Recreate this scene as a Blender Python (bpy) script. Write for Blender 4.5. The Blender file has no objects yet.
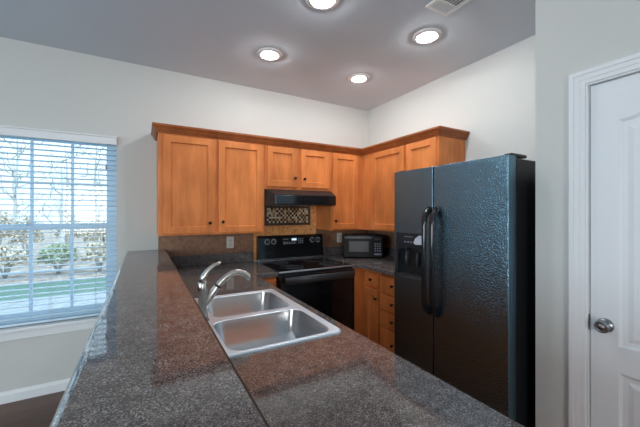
import bpy, bmesh, math, random
from mathutils import Vector, Matrix
random.seed(7)
PI = math.pi
scene = bpy.context.scene
COL = scene.collection

# ------------------------------------------------------------------ camera, world, large lights, exposure
cam_d = bpy.data.cameras.new('camera')
cam_d.sensor_fit = 'HORIZONTAL'; cam_d.sensor_width = 36.0
cam_d.lens = 312.0 * 36.0 / 640.0
cam_d.shift_y = (212.9 - 213.5) / 640.0 * -1 * -1
cam_d.clip_start = 0.02; cam_d.clip_end = 300
cam = bpy.data.objects.new('camera', cam_d); COL.objects.link(cam)
cam.location = (0, 0, 1.425)
cam.rotation_euler = (math.radians(90), 0, math.radians(-29.42))
scene.camera = cam

scene.view_settings.view_transform = 'Standard'
scene.view_settings.look = 'None'
scene.view_settings.exposure = 0.46
scene.view_settings.gamma = 1.0
scene.view_settings.use_curve_mapping = False

CAN = 172.0
world = bpy.data.worlds.new('overcast_sky'); scene.world = world
world.use_nodes = True
wn = world.node_tree.nodes; wl = world.node_tree.links
wn['Background'].inputs[0].default_value = (0.64, 0.84, 1.0, 1)
# overcast sky: dim at the horizon, several times brighter overhead
_tc = wn.new('ShaderNodeTexCoord'); _sx = wn.new('ShaderNodeSeparateXYZ'); _mr = wn.new('ShaderNodeMapRange')
wl.new(_tc.outputs['Generated'], _sx.inputs[0]); wl.new(_sx.outputs[2], _mr.inputs[0])
_mr.inputs[1].default_value = 0.08; _mr.inputs[2].default_value = 0.9; _mr.inputs[3].default_value = 1.5; _mr.inputs[4].default_value = 5.0
wl.new(_mr.outputs[0], wn['Background'].inputs[1])

def area(name, loc, rot, sx, sy, power, color):
    l = bpy.data.lights.new(name, 'AREA'); l.shape = 'RECTANGLE'; l.size = sx; l.size_y = sy
    l.energy = power; l.color = color
    o = bpy.data.objects.new(name, l); COL.objects.link(o); o.location = loc; o.rotation_euler = rot
    return o
# fill lamps added at assumed openings in the unseen left and rear walls
area('rear_warm_fill', (-1.2, -3.54, 1.5), (math.radians(90), 0, 0), 1.2, 1.2, 44, (1.0, 0.95, 0.88))
area('left_daylight_fill', (-3.54, 0.0, 1.5), (0, math.radians(-90), 0), 1.2, 1.2, 60, (0.74, 0.89, 1.0))

# ------------------------------------------------------------------ helpers
class MB:
    """collects shapes; build() links them as one mesh object"""
    def __init__(self, M=None):
        self.bm = bmesh.new(); self.M = M or Matrix.Identity(4); self.mi = 0
    def _new(self, fn):
        b = bmesh.new(); fn(b)
        for f in b.faces: f.material_index = self.mi
        bmesh.ops.transform(b, matrix=self.M, verts=b.verts)
        me = bpy.data.meshes.new('tmp'); b.to_mesh(me); b.free()
        self.bm.from_mesh(me); bpy.data.meshes.remove(me)
    def box(self, x0, x1, y0, y1, z0, z1, bev=0.0, seg=2, M=None):
        def fn(b):
            bmesh.ops.create_cube(b, size=1)
            bmesh.ops.scale(b, vec=(x1-x0, y1-y0, z1-z0), verts=b.verts)
            bmesh.ops.translate(b, vec=((x0+x1)/2, (y0+y1)/2, (z0+z1)/2), verts=b.verts)
            if bev > 0:
                bmesh.ops.bevel(b, geom=list(b.edges), offset=bev, segments=seg, affect='EDGES', profile=0.5)
            if M is not None: bmesh.ops.transform(b, matrix=M, verts=b.verts)
        self._new(fn); return self
    def tube(self, pts, r, n=10, flat=None):
        pts = [Vector(p) for p in pts]
        rs = r if isinstance(r, (list, tuple)) else [r]*len(pts)
        def fn(b):
            rings = []; up = None
            for i, p in enumerate(pts):
                t = (pts[min(i+1, len(pts)-1)] - pts[max(i-1, 0)]).normalized()
                if up is None:
                    a = Vector((0, 0, 1)) if abs(t.z) < 0.9 else Vector((1, 0, 0))
                    s = t.cross(a).normalized()
                else:
                    s = (up - t*up.dot(t))
                    s = s.normalized() if s.length > 1e-6 else t.orthogonal().normalized()
                up = s; w = t.cross(s)
                rr = rs[i]; fx, fy = (flat or (1, 1))
                rings.append([b.verts.new(p + s*math.cos(2*PI*k/n)*rr*fx + w*math.sin(2*PI*k/n)*rr*fy) for k in range(n)])
            for a, c in zip(rings, rings[1:]):
                for k in range(n):
                    f = b.faces.new((a[k], a[(k+1) % n], c[(k+1) % n], c[k])); f.smooth = True
            b.faces.new(list(reversed(rings[0]))); b.faces.new(rings[-1])
            bmesh.ops.recalc_face_normals(b, faces=b.faces)
        self._new(fn); return self
    def lathe(self, prof, loc=(0, 0, 0), axis='Z', n=24, smooth=True):
        """prof = [(radius, height)...] turned around the axis"""
        def fn(b):
            rings = []
            for r, h in prof:
                if r < 1e-6: rings.append([b.verts.new((0, 0, h))])
                else: rings.append([b.verts.new((r*math.cos(2*PI*k/n), r*math.sin(2*PI*k/n), h)) for k in range(n)])
            for a, c in zip(rings, rings[1:]):
                for k in range(n):
                    k2 = (k+1) % n
                    if len(a) == 1 and len(c) == 1: continue
                    if len(a) == 1: f = b.faces.new((a[0], c[k2], c[k]))
                    elif len(c) == 1: f = b.faces.new((a[k], a[k2], c[0]))
                    else: f = b.faces.new((a[k], a[k2], c[k2], c[k]))
                    f.smooth = smooth
            for rg, rev in ((rings[0], True), (rings[-1], False)):
                if len(rg) > 2:
                    b.faces.new(list(reversed(rg)) if rev else rg)
            bmesh.ops.recalc_face_normals(b, faces=b.faces)
            R = {'Z': Matrix.Identity(4), '-Y': Matrix.Rotation(PI/2, 4, 'X'), '-X': Matrix.Rotation(-PI/2, 4, 'Y'),
                 'X': Matrix.Rotation(PI/2, 4, 'Y'), '-Z': Matrix.Rotation(PI, 4, 'X')}[axis]
            bmesh.ops.transform(b, matrix=Matrix.Translation(loc) @ R, verts=b.verts)
        self._new(fn); return self
    def prism(self, poly, axis, a0, a1):
        """poly in the plane across the axis: axis X -> (y,z), Y -> (x,z), Z -> (x,y)"""
        def v(p, a):
            return {'X': (a, p[0], p[1]), 'Y': (p[0], a, p[1]), 'Z': (p[0], p[1], a)}[axis]
        def fn(b):
            A = [b.verts.new(v(p, a0)) for p in poly]; B = [b.verts.new(v(p, a1)) for p in poly]
            b.faces.new(A); b.faces.new(list(reversed(B)))
            m = len(poly)
            for i in range(m): b.faces.new((A[i], B[i], B[(i+1) % m], A[(i+1) % m]))
            bmesh.ops.recalc_face_normals(b, faces=b.faces)
        self._new(fn); return self
    def sweep(self, prof, path):
        """prof [(out, z)] swept along horizontal path of (x, y, nx, ny) mitred offsets"""
        def fn(b):
            rings = [[b.verts.new((x + nx*o, y + ny*o, z)) for o, z in prof] for x, y, nx, ny in path]
            m = len(prof)
            for a, c in zip(rings, rings[1:]):
                for i in range(m): b.faces.new((a[i], a[(i+1) % m], c[(i+1) % m], c[i]))
            b.faces.new(rings[0]); b.faces.new(list(reversed(rings[-1])))
            bmesh.ops.recalc_face_normals(b, faces=b.faces)
        self._new(fn); return self
    def quad(self, pts):
        def fn(b): b.faces.new([b.verts.new(p) for p in pts])
        self._new(fn); return self
    def build(self, name, mats, parent=None):
        me = bpy.data.meshes.new(name)
        org = ORG.get(parent.name, Vector((0, 0, 0))) if parent else Vector((0, 0, 0))
        if org.length: bmesh.ops.translate(self.bm, vec=-org, verts=self.bm.verts)
        self.bm.to_mesh(me); self.bm.free()
        for m in (mats if isinstance(mats, (list, tuple)) else [mats]): me.materials.append(m)
        o = bpy.data.objects.new(name, me); COL.objects.link(o)
        if parent: o.parent = parent; ORG[o.name] = org
        return o
ORG = {}

def tag(o, label=None, cat=None, group=None, kind=None):
    for k, v in (('label', label), ('category', cat), ('group', group), ('kind', kind)):
        if v: o[k] = v
    return o
def thing(name, label, cat, loc=(0, 0, 0), rz=0.0, group=None, local=False):
    """an Empty at the thing's base; children are built in world coordinates unless local"""
    o = bpy.data.objects.new(name, None); o.empty_display_size = 0.1; COL.objects.link(o)
    o.location = loc; o.rotation_euler = (0, 0, rz)
    ORG[o.name] = Vector((0, 0, 0)) if local else Vector(loc)
    return tag(o, label, cat, group)
def struct(name, mb, mat, parent=None, label=None):
    o = mb.build(name, mat, parent)
    if not parent: o['kind'] = 'structure'
    if label: o['label'] = label
    return o
def copy_tree(o, parent=None):
    c = o.copy(); COL.objects.link(c)
    if parent: c.parent = parent
    for ch in list(o.children): copy_tree(ch, c)
    return c

# ------------------------------------------------------------------ materials
def mat(name, color=(0.8, 0.8, 0.8), rough=0.5, metal=0.0, spec=0.5, coat=0.0, emit=None, es=0.0):
    m = bpy.data.materials.new(name); m.use_nodes = True
    b = m.node_tree.nodes['Principled BSDF']
    b.inputs['Base Color'].default_value = (*color, 1); b.inputs['Roughness'].default_value = rough
    b.inputs['Metallic'].default_value = metal; b.inputs['Specular IOR Level'].default_value = spec
    if coat: b.inputs['Coat Weight'].default_value = coat; b.inputs['Coat Roughness'].default_value = 0.15
    if emit: b.inputs['Emission Color'].default_value = (*emit, 1); b.inputs['Emission Strength'].default_value = es
    return m
def nodes(m): return m.node_tree.nodes, m.node_tree.links, m.node_tree.nodes['Principled BSDF']
def coords(m, scale=(1, 1, 1), rot=(0, 0, 0)):
    n, l, b = nodes(m)
    t = n.new('ShaderNodeTexCoord'); mp = n.new('ShaderNodeMapping')
    mp.inputs['Scale'].default_value = scale; mp.inputs['Rotation'].default_value = rot
    l.new(t.outputs['Object'], mp.inputs['Vector']); return mp.outputs['Vector']
def noise(m, vec, scale, detail=3, rough=0.5):
    n, l, b = nodes(m); t = n.new('ShaderNodeTexNoise')
    t.inputs['Scale'].default_value = scale; t.inputs['Detail'].default_value = detail; t.inputs['Roughness'].default_value = rough
    l.new(vec, t.inputs['Vector']); return t.outputs['Fac']
def ramp(m, fac, stops, interp='LINEAR'):
    n, l, b = nodes(m); r = n.new('ShaderNodeValToRGB'); r.color_ramp.interpolation = interp
    e = r.color_ramp.elements
    while len(e) < len(stops): e.new(0.5)
    for el, (p, c) in zip(e, stops): el.position = p; el.color = (*c, 1)
    l.new(fac, r.inputs['Fac']); return r.outputs['Color']
def bump(m, h, strength=0.2, dist=0.01):
    n, l, b = nodes(m); bp = n.new('ShaderNodeBump')
    bp.inputs['Strength'].default_value = strength; bp.inputs['Distance'].default_value = dist
    l.new(h, bp.inputs['Height']); l.new(bp.outputs['Normal'], b.inputs['Normal'])
def mix(m, a, c, fac, mode='MIX'):
    n, l, b = nodes(m); x = n.new('ShaderNodeMix'); x.data_type = 'RGBA'; x.blend_type = mode
    if isinstance(fac, float): x.inputs[0].default_value = fac
    else: l.new(fac, x.inputs[0])
    for s, v in ((6, a), (7, c)):
        if isinstance(v, tuple): x.inputs[s].default_value = (*v, 1)
        else: l.new(v, x.inputs[s])
    return x.outputs[2]

def paint(name, c, rough=0.75, b=0.05):
    m = mat(name, c, rough, spec=0.3); v = coords(m); bump(m, noise(m, v, 160, 2), b, 0.002); return m
M_wall = paint('wall_paint', (0.615, 0.622, 0.60))
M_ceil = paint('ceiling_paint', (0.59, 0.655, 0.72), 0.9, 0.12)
M_trim = paint('trim_paint', (0.80, 0.82, 0.84), 0.35, 0.01)
M_door = paint('door_paint', (0.80, 0.83, 0.86), 0.4, 0.03)

def wood(name, dark, light, rough=0.38):
    m = mat(name, light, rough, spec=0.3); n, l, b = nodes(m)
    v = coords(m, (8, 8, 1.0))
    f = noise(m, v, 3.0, 5, 0.6)
    c = ramp(m, f, [(0.28, dark), (0.72, light)])
    v2 = coords(m, (1.6, 1.6, 0.8)); f2 = noise(m, v2, 3.2, 2)
    c2 = ramp(m, f2, [(0.3, (0.78, 0.73, 0.68)), (0.7, (1.08, 1.07, 1.06))])
    c = mix(m, c, c2, 1.0, 'MULTIPLY')
    oi = n.new('ShaderNodeObjectInfo')
    c3 = ramp(m, oi.outputs['Random'], [(0.0, (0.92, 0.91, 0.90)), (1.0, (1.05, 1.05, 1.05))])
    c = mix(m, c, c3, 1.0, 'MULTIPLY')
    l.new(c, b.inputs['Base Color']); bump(m, f, 0.05, 0.002); return m
M_wood = wood('honey_maple', (0.62, 0.195, 0.055), (0.78, 0.27, 0.082))
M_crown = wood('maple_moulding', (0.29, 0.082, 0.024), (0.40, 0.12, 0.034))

def granite(name):
    m = mat(name, (0.06, 0.05, 0.05), 0.13, spec=0.55); n, l, b = nodes(m)
    v = coords(m)
    vo = n.new('ShaderNodeTexVoronoi'); vo.inputs['Scale'].default_value = 440; l.new(v, vo.inputs['Vector'])
    sep = n.new('ShaderNodeSeparateColor'); l.new(vo.outputs['Color'], sep.inputs[0])
    c = ramp(m, sep.outputs[0], [(0.0, (0.050, 0.046, 0.049)), (0.25, (0.105, 0.093, 0.093)), (0.50, (0.160, 0.143, 0.140)),
                                 (0.78, (0.23, 0.21, 0.205)), (0.92, (0.36, 0.335, 0.325))], 'CONSTANT')
    f2 = noise(m, v, 28, 3)
    c2 = ramp(m, f2, [(0.3, (0.68, 0.66, 0.66)), (0.7, (1.2, 1.18, 1.15))])
    l.new(mix(m, c, c2, 1.0, 'MULTIPLY'), b.inputs['Base Color'])
    f3 = noise(m, v, 60, 2); r = n.new('ShaderNodeMapRange'); l.new(f3, r.inputs[0])
    r.inputs[3].default_value = 0.035; r.inputs[4].default_value = 0.07; l.new(r.outputs[0], b.inputs['Roughness'])
    return m
M_gran = granite('speckled_laminate')
M_seam = mat('laminate_seam', (0.028, 0.016, 0.012), 0.5, spec=0.2)

M_fridge = mat('black_textured_enamel', (0.012, 0.014, 0.018), 0.12, spec=1.0)
def _f():
    M_fridge.node_tree.nodes['Principled BSDF'].inputs['IOR'].default_value = 2.6
    M_fridge.node_tree.nodes['Principled BSDF'].inputs['Specular Tint'].default_value = (0.48, 0.80, 1.0, 1)
    v = coords(M_fridge); n, l, b = nodes(M_fridge)
    bump(M_fridge, noise(M_fridge, v, 115, 2, 0.5), 0.95, 0.0042)
_f()
M_black = mat('black_gloss', (0.010, 0.011, 0.013), 0.12, spec=0.55)
M_blackm = mat('black_satin', (0.016, 0.018, 0.022), 0.35, spec=0.35)
M_blackmatte = mat('black_matte', (0.012, 0.012, 0.013), 0.6, spec=0.3)
M_glass_blk = mat('black_ceramic_glass', (0.006, 0.006, 0.008), 0.06, spec=0.6)
M_greyplastic = mat('dark_grey_plastic', (0.045, 0.048, 0.055), 0.35)
M_mark = mat('pale_marking', (0.55, 0.60, 0.66), 0.5)
M_markdim = mat('dim_marking', (0.22, 0.25, 0.29), 0.5)
M_lcd = mat('lit_display', (0.02, 0.03, 0.05), 0.3, emit=(0.55, 0.75, 1.0), es=0.9)
M_bronze = mat('dark_bronze', (0.030, 0.022, 0.018), 0.3, metal=0.6)
M_nickel = mat('brushed_nickel', (0.62, 0.59, 0.55), 0.26, metal=1.0)
def _brushed(name, color, rough):
    m = mat(name, color, rough, metal=1.0); v = coords(m, (6, 240, 240)); bump(m, noise(m, v, 3, 2), 0.05, 0.001); return m
M_steel = _brushed('stainless_steel', (0.66, 0.67, 0.69), 0.22)
M_steel2 = mat('satin_steel', (0.68, 0.77, 0.86), 0.5, metal=1.0)
M_knob = mat('satin_knob_metal', (0.26, 0.275, 0.29), 0.32, metal=1.0)
M_plate = mat('outlet_plastic', (0.72, 0.68, 0.60), 0.4)
M_slot = mat('outlet_slot', (0.03, 0.03, 0.03), 0.6)
M_vinyl = mat('window_vinyl_backlit_tone', (0.52, 0.71, 0.85), 0.35)  # backlit shade and blue daylight cast of the frame put into its colour
M_blind = mat('blind_slat_blue_cast', (0.62, 0.78, 0.90), 0.45)  # white slats; the blue cast of the daylight is put into the colour
M_cord = mat('blind_cord', (0.70, 0.72, 0.74), 0.8)
M_tassel = mat('blind_tassel', (0.25, 0.24, 0.24), 0.6)
M_ventw = mat('vent_enamel', (0.85, 0.85, 0.85), 0.45)
M_ventd = mat('vent_cavity', (0.02, 0.02, 0.022), 0.8)
M_reflector = mat('lamp_reflector', (0.88, 0.88, 0.88), 0.4)
M_lens = mat('lamp_lens', (0.9, 0.9, 0.9), 0.5, emit=(0.98, 0.985, 0.985), es=CAN)
M_toe = mat('toe_kick', (0.09, 0.04, 0.02), 0.6)

def glass():
    m = bpy.data.materials.new('window_glass'); m.use_nodes = True
    n = m.node_tree.nodes; l = m.node_tree.links; n.clear()
    out = n.new('ShaderNodeOutputMaterial'); mx = n.new('ShaderNodeMixShader')
    tr = n.new('ShaderNodeBsdfTransparent'); gl = n.new('ShaderNodeBsdfGlossy'); fr = n.new('ShaderNodeFresnel')
    tr.inputs[0].default_value = (0.93, 0.97, 0.98, 1); gl.inputs['Roughness'].default_value = 0.02; fr.inputs[0].default_value = 1.35
    l.new(fr.outputs[0], mx.inputs[0]); l.new(tr.outputs[0], mx.inputs[1]); l.new(gl.outputs[0], mx.inputs[2])
    l.new(mx.outputs[0], out.inputs[0]); return m
M_glass = glass()

def tile_mat():
    m = mat('diagonal_stone_tile', (0.3, 0.18, 0.11), 0.35); n, l, b = nodes(m)
    t = n.new('ShaderNodeTexCoord'); s = n.new('ShaderNodeSeparateXYZ'); l.new(t.outputs['Object'], s.inputs[0])
    a = n.new('ShaderNodeMath'); a.operation = 'ADD'; l.new(s.outputs[0], a.inputs[0]); l.new(s.outputs[1], a.inputs[1])
    c = n.new('ShaderNodeCombineXYZ'); l.new(a.outputs[0], c.inputs[0]); l.new(s.outputs[2], c.inputs[1])
    mp = n.new('ShaderNodeMapping'); mp.inputs['Rotation'].default_value = (0, 0, PI/4); mp.inputs['Location'].default_value = (0.03, 0.05, 0)
    l.new(c.outputs[0], mp.inputs[0])
    br = n.new('ShaderNodeTexBrick'); br.offset = 0; br.squash = 1
    br.inputs['Scale'].default_value = 1; br.inputs['Mortar Size'].default_value = 0.003
    br.inputs['Brick Width'].default_value = 0.155; br.inputs['Row Height'].default_value = 0.155
    br.inputs['Color1'].default_value = (0.27, 0.14, 0.085, 1); br.inputs['Color2'].default_value = (0.34, 0.18, 0.11, 1)
    br.inputs['Mortar'].default_value = (0.30, 0.21, 0.15, 1)
    l.new(mp.outputs[0], br.inputs['Vector'])
    f = noise(m, t.outputs['Object'], 22, 5, 0.65)
    c2 = ramp(m, f, [(0.3, (0.62, 0.58, 0.54)), (0.7, (1.2, 1.15, 1.1))])
    l.new(mix(m, br.outputs['Color'], c2, 1.0, 'MULTIPLY'), b.inputs['Base Color'])
    bump(m, br.outputs['Fac'], -0.3, 0.002); return m
M_tile = tile_mat()
M_gold = mat('golden_marbled_tile', (0.5, 0.28, 0.13), 0.55, spec=0.2)
def _g():
    n, l, b = nodes(M_gold); v = coords(M_gold)
    f = noise(M_gold, v, 26, 6, 0.7)
    l.new(ramp(M_gold, f, [(0.30, (0.45, 0.16, 0.045)), (0.50, (0.86, 0.40, 0.14)), (0.70, (0.93, 0.58, 0.28))]), b.inputs['Base Color'])
_g()
M_mos = [mat('mosaic_cream', (0.82, 0.72, 0.54), 0.2), mat('mosaic_tan', (0.50, 0.31, 0.16), 0.2),
         mat('mosaic_brown', (0.14, 0.065, 0.035), 0.2), mat('mosaic_black', (0.03, 0.022, 0.02), 0.15)]
M_mosgrout = mat('mosaic_grout', (0.17, 0.13, 0.10), 0.8)
M_mosborder = mat('mosaic_border', (0.085, 0.062, 0.050), 0.3)

def floor_mat():
    m = mat('dark_plank_floor', (0.1, 0.05, 0.03), 0.3); n, l, b = nodes(m)
    t = n.new('ShaderNodeTexCoord'); br = n.new('ShaderNodeTexBrick'); br.offset = 0.37
    br.inputs['Scale'].default_value = 1; br.inputs['Brick Width'].default_value = 1.2; br.inputs['Row Height'].default_value = 0.125
    br.inputs['Mortar Size'].default_value = 0.0015
    br.inputs['Color1'].default_value = (0.085, 0.036, 0.020, 1); br.inputs['Color2'].default_value = (0.15, 0.068, 0.040, 1)
    br.inputs['Mortar'].default_value = (0.015, 0.008, 0.006, 1)
    l.new(t.outputs['Object'], br.inputs['Vector'])
    v = coords(m, (1.5, 18, 1)); f = noise(m, v, 3, 4)
    c2 = ramp(m, f, [(0.3, (0.6, 0.55, 0.5)), (0.7, (1.25, 1.2, 1.2))])
    l.new(mix(m, br.outputs['Color'], c2, 1.0, 'MULTIPLY'), b.inputs['Base Color']); return m
M_floor = floor_mat()
def ground(name, a, c, sc):
    m = mat(name, a, 0.9, spec=0.1); n, l, b = nodes(m); v = coords(m)
    l.new(ramp(m, noise(m, v, sc, 4, 0.7), [(0.3, a), (0.7, c)]), b.inputs['Base Color']); return m
M_grass = ground('lawn_grass', (0.05, 0.085, 0.07), (0.075, 0.12, 0.09), 6)
M_conc = ground('pale_concrete', (0.15, 0.155, 0.16), (0.22, 0.22, 0.225), 5)
M_litter = ground('leaf_litter', (0.06, 0.045, 0.035), (0.36, 0.30, 0.26), 4)
M_bark = ground('pale_bark', (0.34, 0.32, 0.30), (0.55, 0.53, 0.50), 12)
M_leafa = ground('olive_leaves', (0.16, 0.19, 0.12), (0.36, 0.38, 0.26), 8)
M_leafb = ground('dry_leaves', (0.34, 0.27, 0.20), (0.58, 0.50, 0.40), 8)

# ------------------------------------------------------------------ the room
YB, XR, XD, H = 3.2, 2.515, 1.80, 2.74
WX0, WX1, WZ0, WZ1 = -1.98, -0.205, 0.555, 2.06
struct('floor', MB().box(-3.7, XR+0.15, -3.7, YB+0.14, -0.1, 0), M_floor)
struct('ceiling', MB().box(-3.7, XR+0.15, -3.7, YB+0.14, H, H+0.1), M_ceil)
w = MB()
w.box(-3.7, WX0, YB, YB+0.14, 0, H); w.box(WX1, XR+0.15, YB, YB+0.14, 0, H)
w.box(WX0, WX1, YB, YB+0.14, 0, WZ0); w.box(WX0, WX1, YB, YB+0.14, WZ1, H)
struct('wall_back', w, M_wall)
struct('wall_right', MB().box(XR, XR+0.15, 0.876, YB, 0, H), M_wall)
DY0, DY1, DZ = -0.13, 0.668, 2.035        # door opening in the near right wall
w = MB()
w.box(XD, XR+0.15, DY1, 0.876, 0, H); w.box(XD, XD+0.12, -3.7, DY0, 0, H); w.box(XD, XD+0.12, DY0, DY1, DZ, H)
struct('wall_pantry', w, M_wall)
w = MB(); w.box(-3.7, -3.56, -3.56, -0.6, 0, H); w.box(-3.7, -3.56, 0.6, YB, 0, H)
w.box(-3.7, -3.56, -0.6, 0.6, 0, 0.9); w.box(-3.7, -3.56, -0.6, 0.6, 2.1, H)
struct('wall_left', w, M_wall)
w = MB(); w.box(-3.7, -1.8, -3.7, -3.56, 0, H); w.box(-0.6, XD, -3.7, -3.56, 0, H)
w.box(-1.8, -0.6, -3.7, -3.56, 0, 0.9); w.box(-1.8, -0.6, -3.7, -3.56, 2.1, H)
struct('wall_rear', w, M_wall)
struct('wall_bar', MB().box(0.0, 0.125, -0.35, YB, 0, 1.049), M_wall)
bb = [(0, 0), (-0.014, 0), (-0.014, 0.062), (-0.009, 0.075), (-0.006, 0.085), (0, 0.085)]
struct('baseboard_back', MB().prism([(YB+a, z) for a, z in bb], 'X', -3.56, 0.0), M_trim)
struct('baseboard_bar', MB().prism([(a, z) for a, z in bb], 'Y', -0.35, YB-0.014), M_trim)
struct('baseboard_pantry', MB().prism([(XD+a, z) for a, z in bb], 'Y', 0.735, 0.876), M_trim)

# window: vinyl double-hung with muntins, stool and apron
win = MB()
fw = 0.045; y0, y1 = YB+0.06, YB+0.13
win.box(WX0, WX0+fw, y0, y1, WZ0, WZ1); win.box(WX1-fw, WX1, y0, y1, WZ0, WZ1)
win.box(WX0+fw, WX1-fw, y0, y1, WZ1-0.018, WZ1); win.box(WX0+fw, WX1-fw, y0, y1, WZ0, WZ0+0.05)
win.box(-1.1375, -1.0475, y0, y1, WZ0+0.05, WZ1-0.018)
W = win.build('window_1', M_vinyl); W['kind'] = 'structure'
def sash(name, z0, z1, ya, yb, zm, a, b):
    s = MB(); r = 0.036
    s.box(a, a+r, ya, yb, z0, z1); s.box(b-r, b, ya, yb, z0, z1)
    s.box(a+r, b-r, ya, yb, z0, z0+r); s.box(a+r, b-r, ya, yb, z1-r, z1)
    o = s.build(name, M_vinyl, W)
    g = MB().box(a+r, b-r, (ya+yb)/2-0.003, (ya+yb)/2+0.003, z0+r, z1-r).build('pane', M_glass, o)
    mu = MB()
    for x in (b-0.531, b-0.273): mu.box(x-0.010, x+0.010, ya+0.004, yb-0.004, z0+r, z1-r)
    mu.box(a+r, b-r, ya+0.006, yb-0.006, zm-0.009, zm+0.009)
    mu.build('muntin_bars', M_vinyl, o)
for sa, sb_ in ((-1.0475, WX1-fw), (WX0+fw, -1.1375)):
    sash('upper_sash', 1.30, WZ1-0.018, YB+0.098, YB+0.125, 1.668, sa, sb_)
    sash('lower_sash', WZ0+0.05, 1.325, YB+0.068, YB+0.095, 0.955, sa, sb_)
lk = MB()
for x in (-1.74, -1.34, -0.84, -0.44): lk.box(x-0.03, x+0.03, YB+0.062, YB+0.09, 1.325, 1.34, 0.004)
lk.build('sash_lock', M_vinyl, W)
struct('stool', MB().box(WX0-0.05, WX1+0.05, YB-0.045, YB+0.058, WZ0-0.026, WZ0-0.0005, 0.006), M_trim, W)
struct('apron', MB().box(WX0-0.03, WX1+0.03, YB-0.014, YB, WZ0-0.09, WZ0-0.026, 0.003), M_trim, W)

# door in the near right wall, casing, knob
D = MB()
cw = 0.058
cas = [(0.000, 0.0), (0.000, -0.010), (0.016, -0.015), (0.020, -0.012), (0.040, -0.016), (0.045, -0.020), (cw, -0.020), (cw, 0)]
# vertical legs and head as mitred boxes with stepped profile
for off0, off1, th in ((0.0, 0.020, 0.011), (0.020, 0.042, 0.015), (0.042, 0.060, 0.020)):
    D.box(XD-th, XD, DY1-0.008+off0, DY1-0.008+off1, 0, DZ-0.008+off1)
    D.box(XD-th, XD, DY0+0.008-off1, DY0+0.008-off0, 0, DZ-0.008+off1)
    D.box(XD-th, XD, DY0+0.008-off0, DY1-0.008+off0, DZ-0.008+off0, DZ-0.008+off1)
struct('trim_1', D, M_trim)
J = MB()
J.box(XD, XD+0.12, DY1-0.016, DY1, 0, DZ); J.box(XD, XD+0.12, DY0, DY0+0.016, 0, DZ); J.box(XD, XD+0.12, DY0+0.016, DY1-0.016, DZ-0.016, DZ)
J.box(XD+0.052, XD+0.064, DY1-0.028, DY1-0.016, 0, DZ-0.016); J.box(XD+0.052, XD+0.064, DY0+0.016, DY0+0.028, 0, DZ-0.016)
struct('trim_2', J, M_trim)
def panel_door():
    """moulded two-panel leaf facing -X; outline loops stepped down into the panel"""
    ya, yb, za, zb = DY1-0.020, DY0+0.020, 0.012, DZ-0.020
    xf, xb = XD+0.016, XD+0.050
    cy = (ya+yb)/2; hw = abs(ya-yb)/2 - 0.098
    def arch_loop(z0, z1, inset, top, bot, n=20):
        w = hw-inset; P = []
        for i in range(n+1):                      # bottom, from +Y side to -Y side
            t = i/n*2-1; k = 0.5+0.5*math.cos(PI*t)
            P.append((cy - w*t*-1*-1 if False else cy - w*t, z0+inset + bot*k))
        for i in range(n+1):
            t = 1-i/n*2; k = 0.5+0.5*math.cos(PI*t)
            P.append((cy - w*t, z1-inset + top*k))
        return P
    b = bmesh.new()
    def ring(P, x): return [b.verts.new((x, y, z)) for y, z in P]
    holes = []
    for z0, z1, top, bot in ((0.835, 1.835, 0.10, 0.055), (0.20, 0.722, 0.0, 0.0)):
        A = arch_loop(z0, z1, 0, top, bot)
        r0 = ring(A, xf); r1 = ring(arch_loop(z0, z1, 0.012, top, bot), xf+0.009)
        r2 = ring(arch_loop(z0, z1, 0.030, top, bot), xf+0.009); r3 = ring(arch_loop(z0, z1, 0.050, top, bot), xf+0.002)
        for p, q in ((r0, r1), (r1, r2), (r2, r3)):
            m = len(p)
            for i in range(m): b.faces.new((p[i], p[(i+1) % m], q[(i+1) % m], q[i]))
        b.faces.new(r3); holes.append(r0)
    rect = [b.verts.new((xf, y, z)) for y, z in ((ya, za), (yb, za), (yb, zb), (ya, zb))]
    back = [b.verts.new((xb, v.co.y, v.co.z)) for v in rect]
    ed = [b.edges.new((rect[i], rect[(i+1) % 4])) for i in range(4)]
    for r0 in holes:
        for i in range(len(r0)):
            e = b.edges.get((r0[i], r0[(i+1) % len(r0)]))
            if e: ed.append(e)
    bmesh.ops.triangle_fill(b, edges=ed, use_beauty=True, normal=(-1, 0, 0))
    for i in range(4): b.faces.new((rect[i], back[i], back[(i+1) % 4], rect[(i+1) % 4]))
    b.faces.new(back)
    bmesh.ops.recalc_face_normals(b, faces=b.faces)
    m = MB(); me = bpy.data.meshes.new('t'); b.to_mesh(me); b.free(); m.bm.from_mesh(me); bpy.data.meshes.remove(me)
    return m
DO = panel_door().build('door_1', M_door); DO['kind'] = 'structure'
KY, KZ = 0.594, 0.918
kn = MB().lathe([(0.031, 0.0), (0.031, 0.004), (0.028, 0.009), (0.016, 0.012), (0.0135, 0.020), (0.018, 0.024), (0.0265, 0.030),
                 (0.0285, 0.038), (0.0265, 0.046), (0.020, 0.051), (0.019, 0.0495), (0.011, 0.0500), (0.0105, 0.052), (0, 0.0525)], (XD+0.016, KY, KZ), '-X', 28)
kn.build('door_knob', M_knob, DO)
MB().box(XD+0.002, XD+0.014, DY1-0.018, DY1-0.0155, KZ-0.035, KZ+0.035).build('strike_plate', M_knob, bpy.data.objects['trim_2'])

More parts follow.
